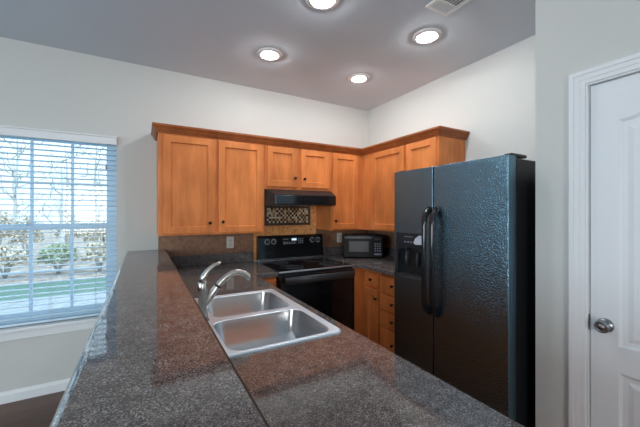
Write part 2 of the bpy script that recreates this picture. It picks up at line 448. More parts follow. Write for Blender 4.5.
# ------------------------------------------------------------------ blind
bl = thing('window_blind', 'white horizontal slat blind lowered in front of the window', 'blind', (-1.09, YB+0.03, WZ0+0.001))
va = MB(); va.box(WX0-0.02, WX1+0.004, YB-0.030, YB-0.002, 2.004, 2.062, 0.004); va.box(WX0-0.02, WX1+0.008, YB-0.036, YB-0.002, 2.062, 2.075, 0.003)
va.build('valance', M_trim, bl)
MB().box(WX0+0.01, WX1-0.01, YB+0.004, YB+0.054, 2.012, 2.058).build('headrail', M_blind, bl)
sl = MB(); z = 0.617; ns = 0
while z < 2.00:
    for ya, yb, za, zb in ((0.004, 0.029, 0.0012, 0.0010), (0.029, 0.054, 0.0010, -0.0008)):
        sl.quad([(WX0+0.008, YB+ya, z+za), (WX1-0.008, YB+ya, z+za), (WX1-0.008, YB+yb, z+zb), (WX0+0.008, YB+yb, z+zb)])
    z += 0.0436
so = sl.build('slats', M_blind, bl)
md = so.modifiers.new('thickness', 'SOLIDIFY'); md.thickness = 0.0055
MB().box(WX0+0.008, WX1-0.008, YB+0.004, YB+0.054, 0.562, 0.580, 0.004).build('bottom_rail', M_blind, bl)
for x in (-1.88, -1.60, -1.28, -0.99, -0.648, -0.354):
    c = MB()
    for yy in (YB+0.002, YB+0.056): c.tube([(x, yy, 0.575), (x, yy, 2.012)], 0.0011, 5)
    c.build('ladder_cord', M_cord, bl)
for x, z1 in ((-0.279, 1.83), (-0.298, 1.22)):
    c = MB().tube([(x-0.012, YB-0.001, 2.01), (x-0.004, YB-0.002, (2+z1)/2), (x, YB-0.002, z1)], 0.0012, 5).build('pull_cord', M_cord, bl)
    MB().lathe([(0.0, 0.0), (0.007, 0.002), (0.0065, 0.020), (0.003, 0.036), (0, 0.037)], (x, YB-0.008, z1-0.036), 'Z', 10).build('tassel', M_tassel, c)

# ------------------------------------------------------------------ cabinets
def front_M(face, a, plane, z):
    """places a local front (x to the viewer's right, y = -thickness) on a cabinet face"""
    if face == '-Y': return Matrix.Translation((a, plane, z))
    if face == '-X': return Matrix.Translation((plane, a, z)) @ Matrix.Rotation(-PI/2, 4, 'Z')
    return Matrix.Translation((plane, a, z)) @ Matrix.Rotation(PI/2, 4, 'Z')
def shaker(M, w, h, st=0.056, t=0.020):
    m = MB(M); bv = 0.0025
    m.box(0, st, -t, 0, 0, h, bv); m.box(w-st, w, -t, 0, 0, h, bv)
    m.box(st, w-st, -t, 0, 0, st, bv); m.box(st, w-st, -t, 0, h-st, h, bv)
    i = 0.006                                     # inner moulding, sloping to the recessed panel
    for pts in ([(st, -t+0.003, st), (w-st, -t+0.003, st), (w-st-i, -t+0.014, st+i), (st+i, -t+0.014, st+i)],
                [(st, -t+0.003, h-st), (st+i, -t+0.014, h-st-i), (w-st-i, -t+0.014, h-st-i), (w-st, -t+0.003, h-st)],
                [(st, -t+0.003, st), (st+i, -t+0.014, st+i), (st+i, -t+0.014, h-st-i), (st, -t+0.003, h-st)],
                [(w-st, -t+0.003, st), (w-st, -t+0.003, h-st), (w-st-i, -t+0.014, h-st-i), (w-st-i, -t+0.014, st+i)]):
        m.quad(pts)
    m.box(st-0.002, w-st+0.002, -t+0.014, -0.002, st-0.002, h-st+0.002)
    return m
def slab(M, w, h, t=0.020):
    m = MB(M); m.box(0, w, -t, 0, 0, h, 0.006, 3); return m
def knob(M, x, z, t, parent):
    m = MB(M); m.lathe([(0.009, 0), (0.006, 0.004), (0.0055, 0.012), (0.012, 0.016), (0.0145, 0.021), (0.012, 0.026), (0, 0.0275)], (x, -t, z), '-Y', 14)
    return m.build('knob', M_bronze, parent)
def front(kind, face, a, plane, z, w, h, kx, kz, parent):
    M = front_M(face, a, plane, z)
    o = (shaker if kind == 'door' else slab)(M, w, h).build(kind, M_wood, parent)
    if kx is not None: knob(M, kx, kz, 0.020, o)
    return o
G_up = 'honey maple wall cabinets'; G_lo = 'honey maple base cabinets'
ZB, ZT, YF, XF = 1.235, 2.10, 2.85, 2.165
c = thing('wall_cabinet', 'tall two-door honey maple wall cabinet left of the range hood, nearest the window', 'cabinet', (0.55, 3.025, ZB), group=G_up)
MB().box(0.10, 0.9995, YF, YB-0.001, ZB, ZT, 0.002).build('cabinet_body', M_wood, c)
front('door', '-Y', 0.135, YF, 1.25, 0.406, 0.815, 0.362, 0.088, c)
front('door', '-Y', 0.572, YF, 1.25, 0.405, 0.815, 0.034, 0.096, c)
c = thing('wall_cabinet', 'short two-door honey maple wall cabinet directly above the black range hood', 'cabinet', (1.372, 3.025, 1.655), group=G_up)
MB().box(1.0005, 1.7445, YF, YB-0.001, 1.655, ZT, 0.002).build('cabinet_body', M_wood, c)
front('door', '-Y', 1.022, YF, 1.68, 0.316, 0.385, 0.286, 0.088, c)
front('door', '-Y', 1.382, YF, 1.68, 0.328, 0.385, 0.030, 0.086, c)
c = thing('wall_cabinet', 'single-door honey maple wall cabinet between the hood and the room corner, above the microwave', 'cabinet', (2.1, 3.025, ZB), group=G_up)
MB().box(1.7455, XR-0.001, YF, YB-0.001, ZB, ZT, 0.002).build('cabinet_body', M_wood, c)
front('door', '-Y', 1.758, YF, 1.25, 0.328, 0.815, 0.026, 0.09, c)
c = thing('wall_cabinet', 'honey maple wall cabinet on the right wall, between the corner and fridge top', 'cabinet', (2.34, 2.51, ZB), group=G_up)
MB().box(XF, XR-0.001, 2.1755, YF-0.001, ZB, ZT, 0.002).build('cabinet_body', M_wood, c)
front('door', '-X', 2.672, XF, 1.25, 0.482, 0.815, None, None, c)
c = thing('wall_cabinet', 'narrow honey maple end cabinet on the right wall rising behind the fridge top', 'cabinet', (2.34, 1.98, ZB), group=G_up)
MB().box(XF, XR-0.001, 1.80, 2.1745, ZB, ZT, 0.002).build('cabinet_body', M_wood, c)
front('door', '-X', 2.158, XF, 1.25, 0.340, 0.815, None, None, c)
# one continuous crown moulding around all wall cabinets
prof = [(0.0, 2.078), (-0.012, 2.078), (-0.014, 2.088), (-0.022, 2.094), (-0.027, 2.108), (-0.037, 2.124), (-0.043, 2.128), (-0.043, 2.145), (0.0, 2.145)]
path = [(0.098, YB-0.001, 1, 0), (0.098, YF-0.002, 1, 1), (XF-0.002, YF-0.002, 1, 1), (XF-0.002, 1.798, 1, 1), (XR-0.001, 1.798, 0, 1)]
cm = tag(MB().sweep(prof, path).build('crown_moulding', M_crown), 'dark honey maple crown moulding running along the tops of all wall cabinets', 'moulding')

# base cabinets
def base(label, loc, x0, x1, y0, y1, toe=None):
    c = thing('base_cabinet', label, 'cabinet', loc, group=G_lo)
    MB().box(x0, x1, y0, y1, 0.10, 0.8785, 0.001).build('cabinet_body', M_wood, c)
    t = MB(); (tx0, tx1, ty0, ty1) = toe or (x0, x1, y0, y1)
    t.box(tx0, tx1, ty0, ty1, 0, 0.10).build('toe_kick', M_toe, c); return c
BX = 1.91
c = thing('base_cabinet', 'honey maple base cabinet with one drawer over a door, between range and drawer stack', 'cabinet', (2.2, 2.75, 0), group=G_lo)
m = MB(); m.box(BX, XR-0.001, 2.2425, 2.5195, 0.10, 0.8785); m.box(1.772, XR-0.001, 2.5205, YB-0.001, 0.10, 0.8785)
m.build('cabinet_body', M_wood, c)
MB().box(BX+0.06, XR-0.001, 2.2425, 2.58, 0, 0.10).box(1.772, XR-0.001, 2.58, YB-0.001, 0, 0.10).build('toe_kick', M_toe, c)
front('drawer', '-X', 2.462, BX, 0.722, 0.206, 0.135, 0.108, 0.068, c)
front('door', '-X', 2.462, BX, 0.125, 0.206, 0.575, 0.180, 0.498, c)
c = base('honey maple base cabinet with a stack of four drawers beside the fridge', (2.2, 2.02, 0), BX, XR-0.001, 1.802, 2.2415, (BX+0.06, XR-0.001, 1.802, 2.2415))
for z0, h in ((0.697, 0.158), (0.545, 0.140), (0.392, 0.141), (0.125, 0.255)):
    front('drawer', '-X', 2.228, BX, z0, 0.355, h, 0.170, h*0.55, c)
# left corner, next to the range
c = base('honey maple base cabinet with a drawer, left of the range beside the sink counter', (0.6, 2.8, 0), 0.128, 0.992, 2.5205, YB-0.001, (0.128, 0.992, 2.58, YB-0.001))
front('drawer', '-Y', 0.805, 2.52, 0.722, 0.178, 0.135, 0.150, 0.07, c)
front('door', '-Y', 0.805, 2.52, 0.125, 0.178, 0.575, 0.150, 0.50, c)
# under the sink counter (front faces the range)
PX = 0.755
c = thing('base_cabinet', 'honey maple sink cabinet under the stainless double sink', 'cabinet', (0.44, 1.52, 0), group=G_lo)
m = MB(); m.box(0.128, PX, 1.041, 1.06, 0.10, 0.8785); m.box(0.128, PX, 1.985, 2.004, 0.10, 0.8785)
m.box(0.128, PX, 1.06, 1.985, 0.10, 0.118); m.box(PX-0.018, PX, 1.06, 1.985, 0.118, 0.8785); m.build('cabinet_body', M_wood, c)
MB().box(0.128, PX-0.06, 1.041, 2.004, 0, 0.10).build('toe_kick', M_toe, c)
front('door', 'X', 1.08, PX, 0.125, 0.435, 0.73, 0.395, 0.66, c); front('door', 'X', 1.53, PX, 0.125, 0.435, 0.73, 0.04, 0.66, c)
c = base('honey maple base cabinet under the near end of the sink counter', (0.44, 0.35, 0), 0.128, PX, -0.33, 1.039, (0.128, PX-0.06, -0.33, 1.039))
front('door', 'X', -0.30, PX, 0.125, 0.65, 0.575, 0.60, 0.50, c); front('door', 'X', 0.37, PX, 0.125, 0.65, 0.575, 0.05, 0.50, c)
front('drawer', 'X', -0.30, PX, 0.722, 0.65, 0.135, 0.32, 0.07, c); front('drawer', 'X', 0.37, PX, 0.722, 0.65, 0.135, 0.32, 0.07, c)
c = base('honey maple base cabinet between the sink and the range corner', (0.44, 2.25, 0), 0.128, PX, 2.006, 2.5195, (0.128, PX-0.06, 2.006, 2.5195))
front('door', 'X', 2.03, PX, 0.125, 0.40, 0.73, 0.05, 0.66, c)

# ------------------------------------------------------------------ countertops
SX0, SX1, SY0, SY1 = 0.180, 0.737, 1.100, 1.945       # sink rim outline
hx0, hx1, hy0, hy1 = SX0+0.018, SX1-0.018, SY0+0.018, SY1-0.018
T0, T1 = 0.880, 0.920
def nose(sign, e, w, r=0.009):
    """slab cross-section with a rolled front edge at e, running back w in direction -sign"""
    P = [(e-sign*w, T0), (e-sign*0.003, T0), (e, T0+0.003)]
    for k in range(6):
        a = PI/2*k/5; P.append((e-sign*r+sign*r*math.cos(a), T1-r+r*math.sin(a)))
    P.append((e-sign*w, T1)); return P
ct = thing('countertop', 'speckled brown-grey laminate countertop around the sink, running to the left of the range', 'countertop', (0.46, 1.4, T0))
m = MB(); NY = -0.34
m.box(0.1265, hx0, NY, 2.50, T0, T1); m.box(hx0, hx1, NY, hy0, T0, T1); m.box(hx0, hx1, hy1, 2.50, T0, T1)
m.prism(nose(1, 0.790, 0.790-hx1), 'Y', NY, 2.50)
m.box(0.1265, 0.790, 2.50, YB-0.0005, T0, T1)
m.prism(nose(-1, 2.495, -(2.495-(YB-0.0005))), 'X', 0.790, 0.994)
m.build('slab', M_gran, ct)
MB().box(0.1765, 0.994, YB-0.020, YB-0.0005, T1, 1.020, 0.002).build('backsplash', M_gran, ct)
ct = thing('countertop', 'speckled brown-grey laminate countertop under the microwave, between range and fridge', 'countertop', (2.2, 2.5, T0))
m = MB(); m.prism(nose(-1, 1.868, XR-0.0005-1.868), 'Y', 1.802, 2.495)
m.box(1.868, XR-0.0005, 2.495, YB-0.0005, T0, T1)
m.prism(nose(-1, 2.495, YB-0.0005-2.495), 'X', 1.772, 1.868)
m.build('slab', M_gran, ct)
m = MB(); m.box(1.772, XR-0.0005, YB-0.020, YB-0.0005, T1, 1.020, 0.002); m.box(XR-0.020, XR-0.0005, 1.802, YB-0.020, T1, 1.020, 0.002)
m.build('backsplash', M_gran, ct)
# raised bar top
P = []
bx0, bx1, bz0, bz1, r = -0.137, 0.1755, 1.05, 1.090, 0.010
rl = 0.024
for cx, cz, a0 in ((bx1-r, bz1-r, 0), (bx0+rl, bz1-rl, 90), (bx0+0.004, bz0+0.004, 180), (bx1-0.004, bz0+0.004, 270)):
    rr = (rl if a0 == 90 else r) if a0 < 180 else 0.004
    for k in range(13):
        a = math.radians(a0+90*k/12); P.append((cx+rr*math.cos(a), cz+rr*math.sin(a)))
bt = MB().prism(P, 'Y', -0.36, YB-0.0005).build('bar_top', [M_gran, M_seam])
for p in bt.data.polygons:                        # the laminate's dark seam along the kitchen-side edge
    if p.center.x > 0.15 and p.normal.x > 0.15 and p.center.z > 1.07: p.material_index = 1
tag(bt, 'long raised speckled grey laminate bar top on the half wall, running to the window wall', 'countertop')

# tile backsplash on both walls with mosaic inset behind the range
tb = MB(); ty0, ty1 = YB-0.012, YB-0.0006
tb.box(0.112, 0.178, ty0, ty1, 1.0915, 1.2345); tb.box(0.178, 1.0, ty0, ty1, 1.021, 1.2345); tb.mi = 1; tb.box(1.0, 1.745, ty0, ty1, 0.93, 1.6545); tb.mi = 0
tb.box(1.745, XR-0.0006, ty0, ty1, 1.021, 1.2345); tb.box(XR-0.012, XR-0.0006, 1.802, ty0, 1.021, 1.2345)
TB = struct('wall_tile', tb, [M_tile, M_gold])
mz = thing('mosaic_panel', 'mosaic inset of cream and brown squares in a dark border behind the range', 'mosaic', (1.385, ty0, 1.285))
m = MB(); X0, X1, Z0, Z1 = 1.115, 1.662, 1.288, 1.505; bw = 0.027
for a in ((X0, X1, Z0, Z0+bw), (X0, X1, Z1-bw, Z1), (X0, X0+bw, Z0+bw, Z1-bw), (X1-bw, X1, Z0+bw, Z1-bw)):
    m.box(a[0], a[1], ty0-0.010, ty0-0.0003, a[2], a[3], 0.002)
m.build('border', M_mosborder, mz)
m = MB(); m.mi = 4; m.box(X0+bw, X1-bw, ty0-0.004, ty0-0.0003, Z0+bw, Z1-bw)
ncol, nrow = 22, 7; tw = (X1-X0-2*bw)/ncol; th = (Z1-Z0-2*bw)/nrow
for i in range(ncol):
    for j in range(nrow):
        m.mi = random.choice((0, 0, 0, 1, 1) if (i+j) % 2 else (0, 1, 2, 2, 3, 3))
        m.box(X0+bw+i*tw+0.0015, X0+bw+(i+1)*tw-0.0015, ty0-0.0075, ty0-0.003, Z0+bw+j*th+0.0015, Z0+bw+(j+1)*th-0.0015)
m.build('mosaic_tiles', M_mos+[M_mosgrout], mz)

# ------------------------------------------------------------------ outlets
def outlet(x, z, label):
    o = thing('wall_outlet', label, 'outlet', (x, ty0-0.0003, z), group='outlets on the tile backsplash', local=True)
    MB().box(-0.036, 0.036, -0.006, 0, -0.058, 0.058, 0.003).build('cover_plate', M_plate, o)
    s = MB()
    for zz in (-0.028, 0.012):
        for xx in (-0.010, 0.006): s.box(xx, xx+0.003, -0.0066, -0.005, zz, zz+0.014)
        s.box(-0.003, 0.003, -0.0066, -0.005, zz-0.009, zz-0.004)
    s.build('sockets', M_slot, o); return o
outlet(0.757, 1.128, 'beige double outlet on the brown tile under the tall two-door wall cabinet')
outlet(2.068, 1.125, 'beige double outlet on the tile just left of the microwave')

# ------------------------------------------------------------------ sink
sk = thing('kitchen_sink', 'stainless steel double bowl sink set into the speckled counter', 'sink', (0.46, 1.52, 0.74))
def rrect(x0, x1, y0, y1, r, n=6):
    P = []
    for cx, cy, a0 in ((x1-r, y1-r, 0), (x0+r, y1-r, 90), (x0+r, y0+r, 180), (x1-r, y0+r, 270)):
        for k in range(n+1):
            a = math.radians(a0+90*k/n); P.append((cx+r*math.cos(a), cy+r*math.sin(a)))
    return P
ZR = T1
bowls = [(0.285, 0.704, 1.530, 1.910), (0.265, 0.708, 1.126, 1.490)]
def rim():
    b = bmesh.new(); ed = []
    def loop(P, z): return [b.verts.new((x, y, z)) for x, y in P]
    def skin(a, c):
        m = len(a)
        for i in range(m):
            f = b.faces.new((a[i], a[(i+1) % m], c[(i+1) % m], c[i])); f.smooth = True
    o0 = loop(rrect(SX0, SX1, SY0, SY1, 0.030), ZR+0.0005); o1 = loop(rrect(SX0+0.003, SX1-0.003, SY0+0.003, SY1-0.003, 0.028), ZR+0.007)
    o2 = loop(rrect(SX0+0.010, SX1-0.010, SY0+0.010, SY1-0.010, 0.024), ZR+0.008); o3 = loop(rrect(SX0+0.015, SX1-0.015, SY0+0.015, SY1-0.015, 0.022), ZR+0.005)
    skin(o0, o1); skin(o1, o2); skin(o2, o3)
    ed += [b.edges.get((o3[i], o3[(i+1) % len(o3)])) for i in range(len(o3))]
    for x0, x1, y0, y1 in bowls:
        q0 = loop(rrect(x0, x1, y0, y1, 0.060), ZR+0.005); q1 = loop(rrect(x0+0.004, x1-0.004, y0+0.004, y1-0.004, 0.057), ZR+0.002)
        skin(q0, q1)
        ed += [b.edges.get((q0[i], q0[(i+1) % len(q0)])) for i in range(len(q0))]
    bmesh.ops.triangle_fill(b, edges=ed, use_beauty=True, normal=(0, 0, 1))
    bmesh.ops.recalc_face_normals(b, faces=b.faces)
    m = MB(); me = bpy.data.meshes.new('t'); b.to_mesh(me); b.free(); m.bm.from_mesh(me); bpy.data.meshes.remove(me); return m
rim().build('rim', M_steel2, sk)
def bowl(x0, x1, y0, y1):
    b = bmesh.new(); prev = None
    for ins, z, r in ((0.004, ZR+0.002, 0.057), (0.008, ZR-0.02, 0.056), (0.022, ZR-0.10, 0.055), (0.036, ZR-0.140, 0.052), (0.056, ZR-0.163, 0.045), (0.085, ZR-0.175, 0.035), (0.12, ZR-0.177, 0.02)):
        q = [b.verts.new((x, y, z)) for x, y in rrect(x0+ins, x1-ins, y0+ins, y1-ins, r)]
        if prev:
            for i in range(len(q)):
                f = b.faces.new((prev[i], prev[(i+1) % len(q)], q[(i+1) % len(q)], q[i])); f.smooth = True
        prev = q
    b.faces.new(prev); bmesh.ops.recalc_face_normals(b, faces=b.faces)
    for f in b.faces: f.normal_flip()
    m = MB(); me = bpy.data.meshes.new('t'); b.to_mesh(me); b.free(); m.bm.from_mesh(me); bpy.data.meshes.remove(me); return m
for bw_ in bowls:
    o = bowl(*bw_).build('bowl', M_steel, sk)
    cx, cy = (bw_[0]+bw_[1])/2, (bw_[2]+bw_[3])/2
    MB().lathe([(0.045, 0.0), (0.043, 0.003), (0.034, 0.001), (0.030, 0.0008), (0, 0.0008)], (cx, cy, ZR-0.1768), 'Z', 24).build('drain', M_steel2, o)

# faucet on the sink's rear deck
fa = thing('faucet', 'brushed nickel single-lever faucet with a curved spout behind the sink', 'faucet', (0.236, 1.52, 0.9265))
fx, fy = 0.236, 1.52
MB().lathe([(0.030, 0.0), (0.030, 0.005), (0.025, 0.010), (0.022, 0.020), (0.020, 0.06), (0.020, 0.110), (0.0225, 0.130), (0.0240, 0.150), (0.022, 0.172), (0.016, 0.188), (0, 0.192)],
           (fx, fy, 0.9265), 'Z', 24).build('body', M_nickel, fa)
sp = MB().tube([(fx+0.004, fy, 0.985), (fx+0.020, fy, 1.012), (fx+0.050, fy, 1.058), (fx+0.078, fy, 1.094), (fx+0.105, fy, 1.118), (fx+0.135, fy-0.002, 1.134),
                (fx+0.162, fy-0.004, 1.138), (fx+0.190, fy-0.006, 1.130), (fx+0.210, fy-0.008, 1.114), (fx+0.222, fy-0.009, 1.096)],
               [0.018, 0.0175, 0.0165, 0.0155, 0.015, 0.0148, 0.0146, 0.0148, 0.0152, 0.0152], 16).build('spout', M_nickel, fa)
MB().tube([(fx+0.064, fy, 1.076), (fx+0.070, fy, 1.084)], 0.0172, 16).build('collar', M_blackm, sp)
MB().tube([(fx-0.004, fy, 1.104), (fx+0.006, fy, 1.135), (fx+0.024, fy-0.002, 1.160), (fx+0.048, fy-0.004, 1.180), (fx+0.066, fy-0.005, 1.187), (fx+0.080, fy-0.006, 1.190)],
          [0.019, 0.016, 0.0125, 0.0105, 0.009, 0.007], 14, (1.15, 0.85)).build('lever', M_nickel, fa)

# ------------------------------------------------------------------ range
RX0, RX1, RY = 0.998, 1.766, 2.49
rg = thing('range', 'black electric range with smooth glass cooktop between the base cabinets', 'range', (1.385, 2.8, 0))
MB().box(RX0, RX1, RY, 3.165, 0.03, 0.908, 0.003).build('body', M_blackm, rg)
ck = MB(); ck.box(RX0-0.0005, RX1+0.0005, RY-0.008, 3.10, 0.908, 0.924, 0.005).build('cooktop', M_glass_blk, rg)
ck = [o for o in rg.children if o.name.startswith('cooktop')][0]
for bxx, byy, br_ in ((1.19, 2.64, 0.105), (1.58, 2.64, 0.085), (1.19, 2.92, 0.080), (1.58, 2.92, 0.105)):
    rr = MB()
    for q in (br_, br_*0.62): rr.lathe([(q, 0.0), (q, 0.0006), (q-0.003, 0.0006), (q-0.003, 0.0)], (bxx, byy, 0.9241), 'Z', 40)
    rr.build('burner_ring', M_markdim, ck)
MB().box(RX0, RX1, RY-0.012, RY-0.004, 0.907, 0.921, 0.003).build('front_trim', M_steel2, rg)
MB().box(RX0+0.02, RX1+0.01, 3.086, 3.10, 0.924, 0.944, 0.004).build('rear_trim', M_steel2, rg)
# backguard, slightly raked
bgp = [(3.165, 0.925), (3.085, 0.930), (3.096, 1.02), (3.106, 1.160), (3.116, 1.178), (3.128, 1.184), (3.165, 1.184)]
BG = MB().prism(bgp, 'X', RX0+0.025, RX1+0.020).build('backguard', M_black, rg)
rake = Matrix.Rotation(-math.atan2(0.010, 0.14), 4, 'X')
def on_bg(x, z): return Matrix.Translation((x, 3.096+(z-1.02)*0.0714, z)) @ rake
for i, x in enumerate((1.118, 1.190, 1.650, 1.722)):
    M = on_bg(x, 1.122)
    k = MB(M); k.lathe([(0.021, 0.0), (0.021, 0.004), (0.018, 0.006), (0.016, 0.020), (0.013, 0.022), (0, 0.0222)], (0, 0, 0), '-Y', 22); k.box(-0.003, 0.003, -0.026, -0.018, -0.014, 0.014, 0.001)
    k = k.build('control_knob', M_blackm, rg)
    d = MB(M); d.lathe([(0.0265, 0.0), (0.0265, 0.0008), (0.0245, 0.0008), (0.0245, 0.0)], (0, -0.0004, 0), '-Y', 28)
    for a in range(8):
        t = 2*PI*a/8; d.box(math.cos(t)*0.031-0.0022, math.cos(t)*0.031+0.0022, -0.001, -0.0002, math.sin(t)*0.031-0.0022, math.sin(t)*0.031+0.0022)
    d.box(-0.0012, 0.0012, -0.0272, -0.0262, 0.002, 0.014)
    d.build('dial_markings', M_mark, k)
pn = MB(on_bg(1.405, 1.12)); pn.box(-0.115, 0.140, -0.002, 0, -0.036, 0.036); pn.mi = 1
for i in range(7):
    for zz in (0.022, -0.012, -0.026):
        if zz > 0 and 2 < i < 6: continue
        pn.box(-0.105+i*0.021, -0.094+i*0.021, -0.003, -0.002, zz-0.003, zz+0.003)
for i in range(3):
    for j in range(3): pn.box(0.070+i*0.022, 0.083+i*0.022, -0.003, -0.002, -0.024+j*0.02, -0.019+j*0.02)
pn = pn.build('control_panel', [M_blackmatte, M_mark], rg)
d = MB(on_bg(1.405, 1.12)); d.box(-0.008, 0.048, -0.0035, -0.002, 0.006, 0.028)
d.build('clock_display', M_lcd, pn)
dr = MB(); dr.box(RX0+0.002, RX1-0.002, RY-0.040, RY-0.001, 0.265, 0.888, 0.006); dr = dr.build('oven_door', M_black, rg)
MB().box(RX0+0.13, RX1-0.13, RY-0.0425, RY-0.040, 0.36, 0.70, 0.001).build('oven_window', M_glass_blk, dr)
h = MB(); h.tube([(RX0+0.03, RY-0.074, 0.848), (RX1-0.03, RY-0.074, 0.848)], 0.017, 18, (0.8, 1.9))
for x in (RX0+0.06, RX1-0.06): h.box(x-0.018, x+0.018, RY-0.072, RY-0.038, 0.826, 0.858, 0.004)
h.build('oven_handle', M_greyplastic, dr)
MB().box(RX0+0.002, RX1-0.002, RY-0.035, RY-0.001, 0.075, 0.255, 0.008).build('storage_drawer', M_black, rg)
for x in (RX0+0.05, RX1-0.05):
    for y in (2.56, 3.1): MB().lathe([(0.018, 0), (0.018, 0.008), (0.010, 0.012), (0.010, 0.031)], (x, y, 0), 'Z', 12).build('foot', M_blackmatte, rg)

# range hood
hd = thing('range_hood', 'black under-cabinet range hood above the range', 'hood', (1.375, 2.95, 1.498))
def hood():
    b = bmesh.new()
    def v(*p): return b.verts.new(p)
    L, R_ = 1.003, 1.742
    # rings in the side outline: back-top, front-top (under the cabinet face), lip-top, lip-bottom, back-bottom; front narrows
    left = [v(L, 3.186, 1.654), v(L, 2.845, 1.654), v(1.048, 2.705, 1.600), v(1.048, 2.700, 1.502), v(L, 2.80, 1.498), v(L, 3.186, 1.498)]
    right = [v(R_, 3.186, 1.654), v(R_, 2.845, 1.654), v(1.712, 2.705, 1.600), v(1.712, 2.700, 1.502), v(R_, 2.80, 1.498), v(R_, 3.186, 1.498)]
    b.faces.new(left); b.faces.new(list(reversed(right)))
    for i in range(6): b.faces.new((left[i], right[i], right[(i+1) % 6], left[(i+1) % 6]))
    bmesh.ops.triangulate(b, faces=[f for f in b.faces if len(f.verts) > 4])
    bmesh.ops.recalc_face_normals(b, faces=b.faces)
    bmesh.ops.bevel(b, geom=[e for e in b.edges if e.calc_face_angle(0) > 0.5], offset=0.004, segments=2, affect='EDGES')
    m = MB(); me = bpy.data.meshes.new('t'); b.to_mesh(me); b.free(); m.bm.from_mesh(me); bpy.data.meshes.remove(me); return m
hood().build('shell', M_blackm, hd)
MB().box(1.052, 1.708, 2.695, 2.7005, 1.508, 1.592, 0.002).build('front_panel', M_black, hd)
MB().box(1.10, 1.66, 2.86, 3.13, 1.4955, 1.499).build('filter', M_steel, hd)

# ------------------------------------------------------------------ microwave, angled in the corner
mw = thing('microwave', 'small black microwave angled into the counter corner', 'microwave', (2.1105+0.088, 2.785+0.121, T1), math.radians(-33), local=True)
# local: x along the front to the right, front faces -y
MB().box(-0.213, 0.213, -0.145, 0.150, 0.012, 0.255, 0.006).build('case', M_blackm, mw)
dd = MB().box(-0.211, 0.108, -0.165, -0.1455, 0.016, 0.251, 0.004); dd = dd.build('door', M_blackmatte, mw)
MB().box(-0.155, 0.060, -0.1665, -0.1651, 0.075, 0.190, 0.0005).build('door_window', M_greyplastic, dd)
MB().box(-0.205, 0.100, -0.1672, -0.1651, 0.222, 0.243, 0.0005).build('door_trim', M_greyplastic, dd)
cp = MB().box(0.110, 0.211, -0.165, -0.1455, 0.016, 0.251, 0.004); cp = cp.build('control_panel', M_blackmatte, mw)
d = MB()
for i in range(3):
    for j in range(4): d.box(0.124+i*0.026, 0.140+i*0.026, -0.1665, -0.1651, 0.080+j*0.026, 0.094+j*0.026)
d.box(0.122, 0.198, -0.1665, -0.1651, 0.040, 0.060, 0.0005)
d.build('buttons', M_markdim, cp)
MB().box(0.124, 0.196, -0.1665, -0.1651, 0.205, 0.232).build('display', M_greyplastic, cp)
for x in (-0.18, 0.18):
    for y in (-0.12, 0.12): MB().lathe([(0.012, 0.0), (0.012, 0.013)], (x, y, 0), 'Z', 10).build('foot', M_blackmatte, mw)

# ------------------------------------------------------------------ refrigerator
FX, FY0, FY1, FYS, FZ = 1.66, 0.937, 1.792, 1.425, 1.732
fr = thing('refrigerator', 'black side-by-side refrigerator with textured doors and in-door dispenser', 'refrigerator', (2.05, 1.365, 0))
MB().box(FX+0.075, 2.44, FY0+0.004, FY1-0.004, 0.03, FZ-0.012, 0.006).build('cabinet', M_blackm, fr)
MB().box(FX+0.05, FX+0.075, FY0+0.02, FY1-0.02, 0.03, 0.10).build('base_grille', M_blackmatte, fr)
for x in (FX+0.12, 2.36):
    for y in (FY0+0.06, FY1-0.06): MB().lathe([(0.02, 0), (0.02, 0.032)], (x, y, 0), 'Z', 12).build('foot', M_blackmatte, fr)
MB().box(FX, FX+0.070, FY0, FYS-0.004, 0.115, FZ, 0.004, 2).build('fridge_door', M_fridge, fr)
RD = [o for o in fr.children if o.name.startswith('fridge_door')][0]
# freezer door with the dispenser opening cut through its face
dy0, dy1, dz0, dz1 = 1.512, 1.762, 0.965, 1.275
fd = MB(); a, b_ = FYS+0.004, FY1
fd.box(FX, FX+0.070, a, dy0, 0.115, FZ, 0.004, 2); fd.box(FX, FX+0.070, dy1, b_, 0.115, FZ, 0.004, 2)
fd.box(FX, FX+0.070, dy0-0.005, dy1+0.005, 0.115, dz0); fd.box(FX, FX+0.070, dy0-0.005, dy1+0.005, dz1, FZ-0.0004)
fd.box(FX+0.058, FX+0.070, dy0-0.005, dy1+0.005, dz0, dz1)
FD = fd.build('freezer_door', M_fridge, fr)
dp = MB()
dp.box(FX-0.006, FX+0.030, dy0-0.006, dy1+0.006, 1.180, dz1+0.006, 0.004)       # control head
dp.box(FX-0.005, FX+0.010, dy0-0.006, dy0+0.012, dz0, 1.18, 0.003); dp.box(FX-0.005, FX+0.010, dy1-0.012, dy1+0.006, dz0, 1.18, 0.003)
arc = [(dy0, 1.185)] + [(dy0+(dy1-dy0)*i/12, 1.145+0.030*math.sin(PI*i/12)) for i in range(13)] + [(dy1, 1.185)]
dp.prism([(y, z) for y, z in arc], 'X', FX-0.004, FX+0.012)
DP = dp.build('dispenser', M_blackm, fr)
MB().box(FX+0.050, FX+0.0575, dy0+0.001, dy1-0.001, dz0+0.001, 1.18).build('recess_back', M_blackmatte, DP)
tr = MB(); tp = [(FX+0.055, dy0+0.002), (FX-0.004, dy0+0.002)] + [(FX-0.004-0.022*math.sin(PI*i/10), dy0+(dy1-dy0)*i/10) for i in range(1, 10)] + [(FX-0.004, dy1-0.002), (FX+0.055, dy1-0.002)]
tr.prism(tp, 'Z', dz0-0.004, dz0+0.012); tr.build('drip_tray', M_greyplastic, DP)
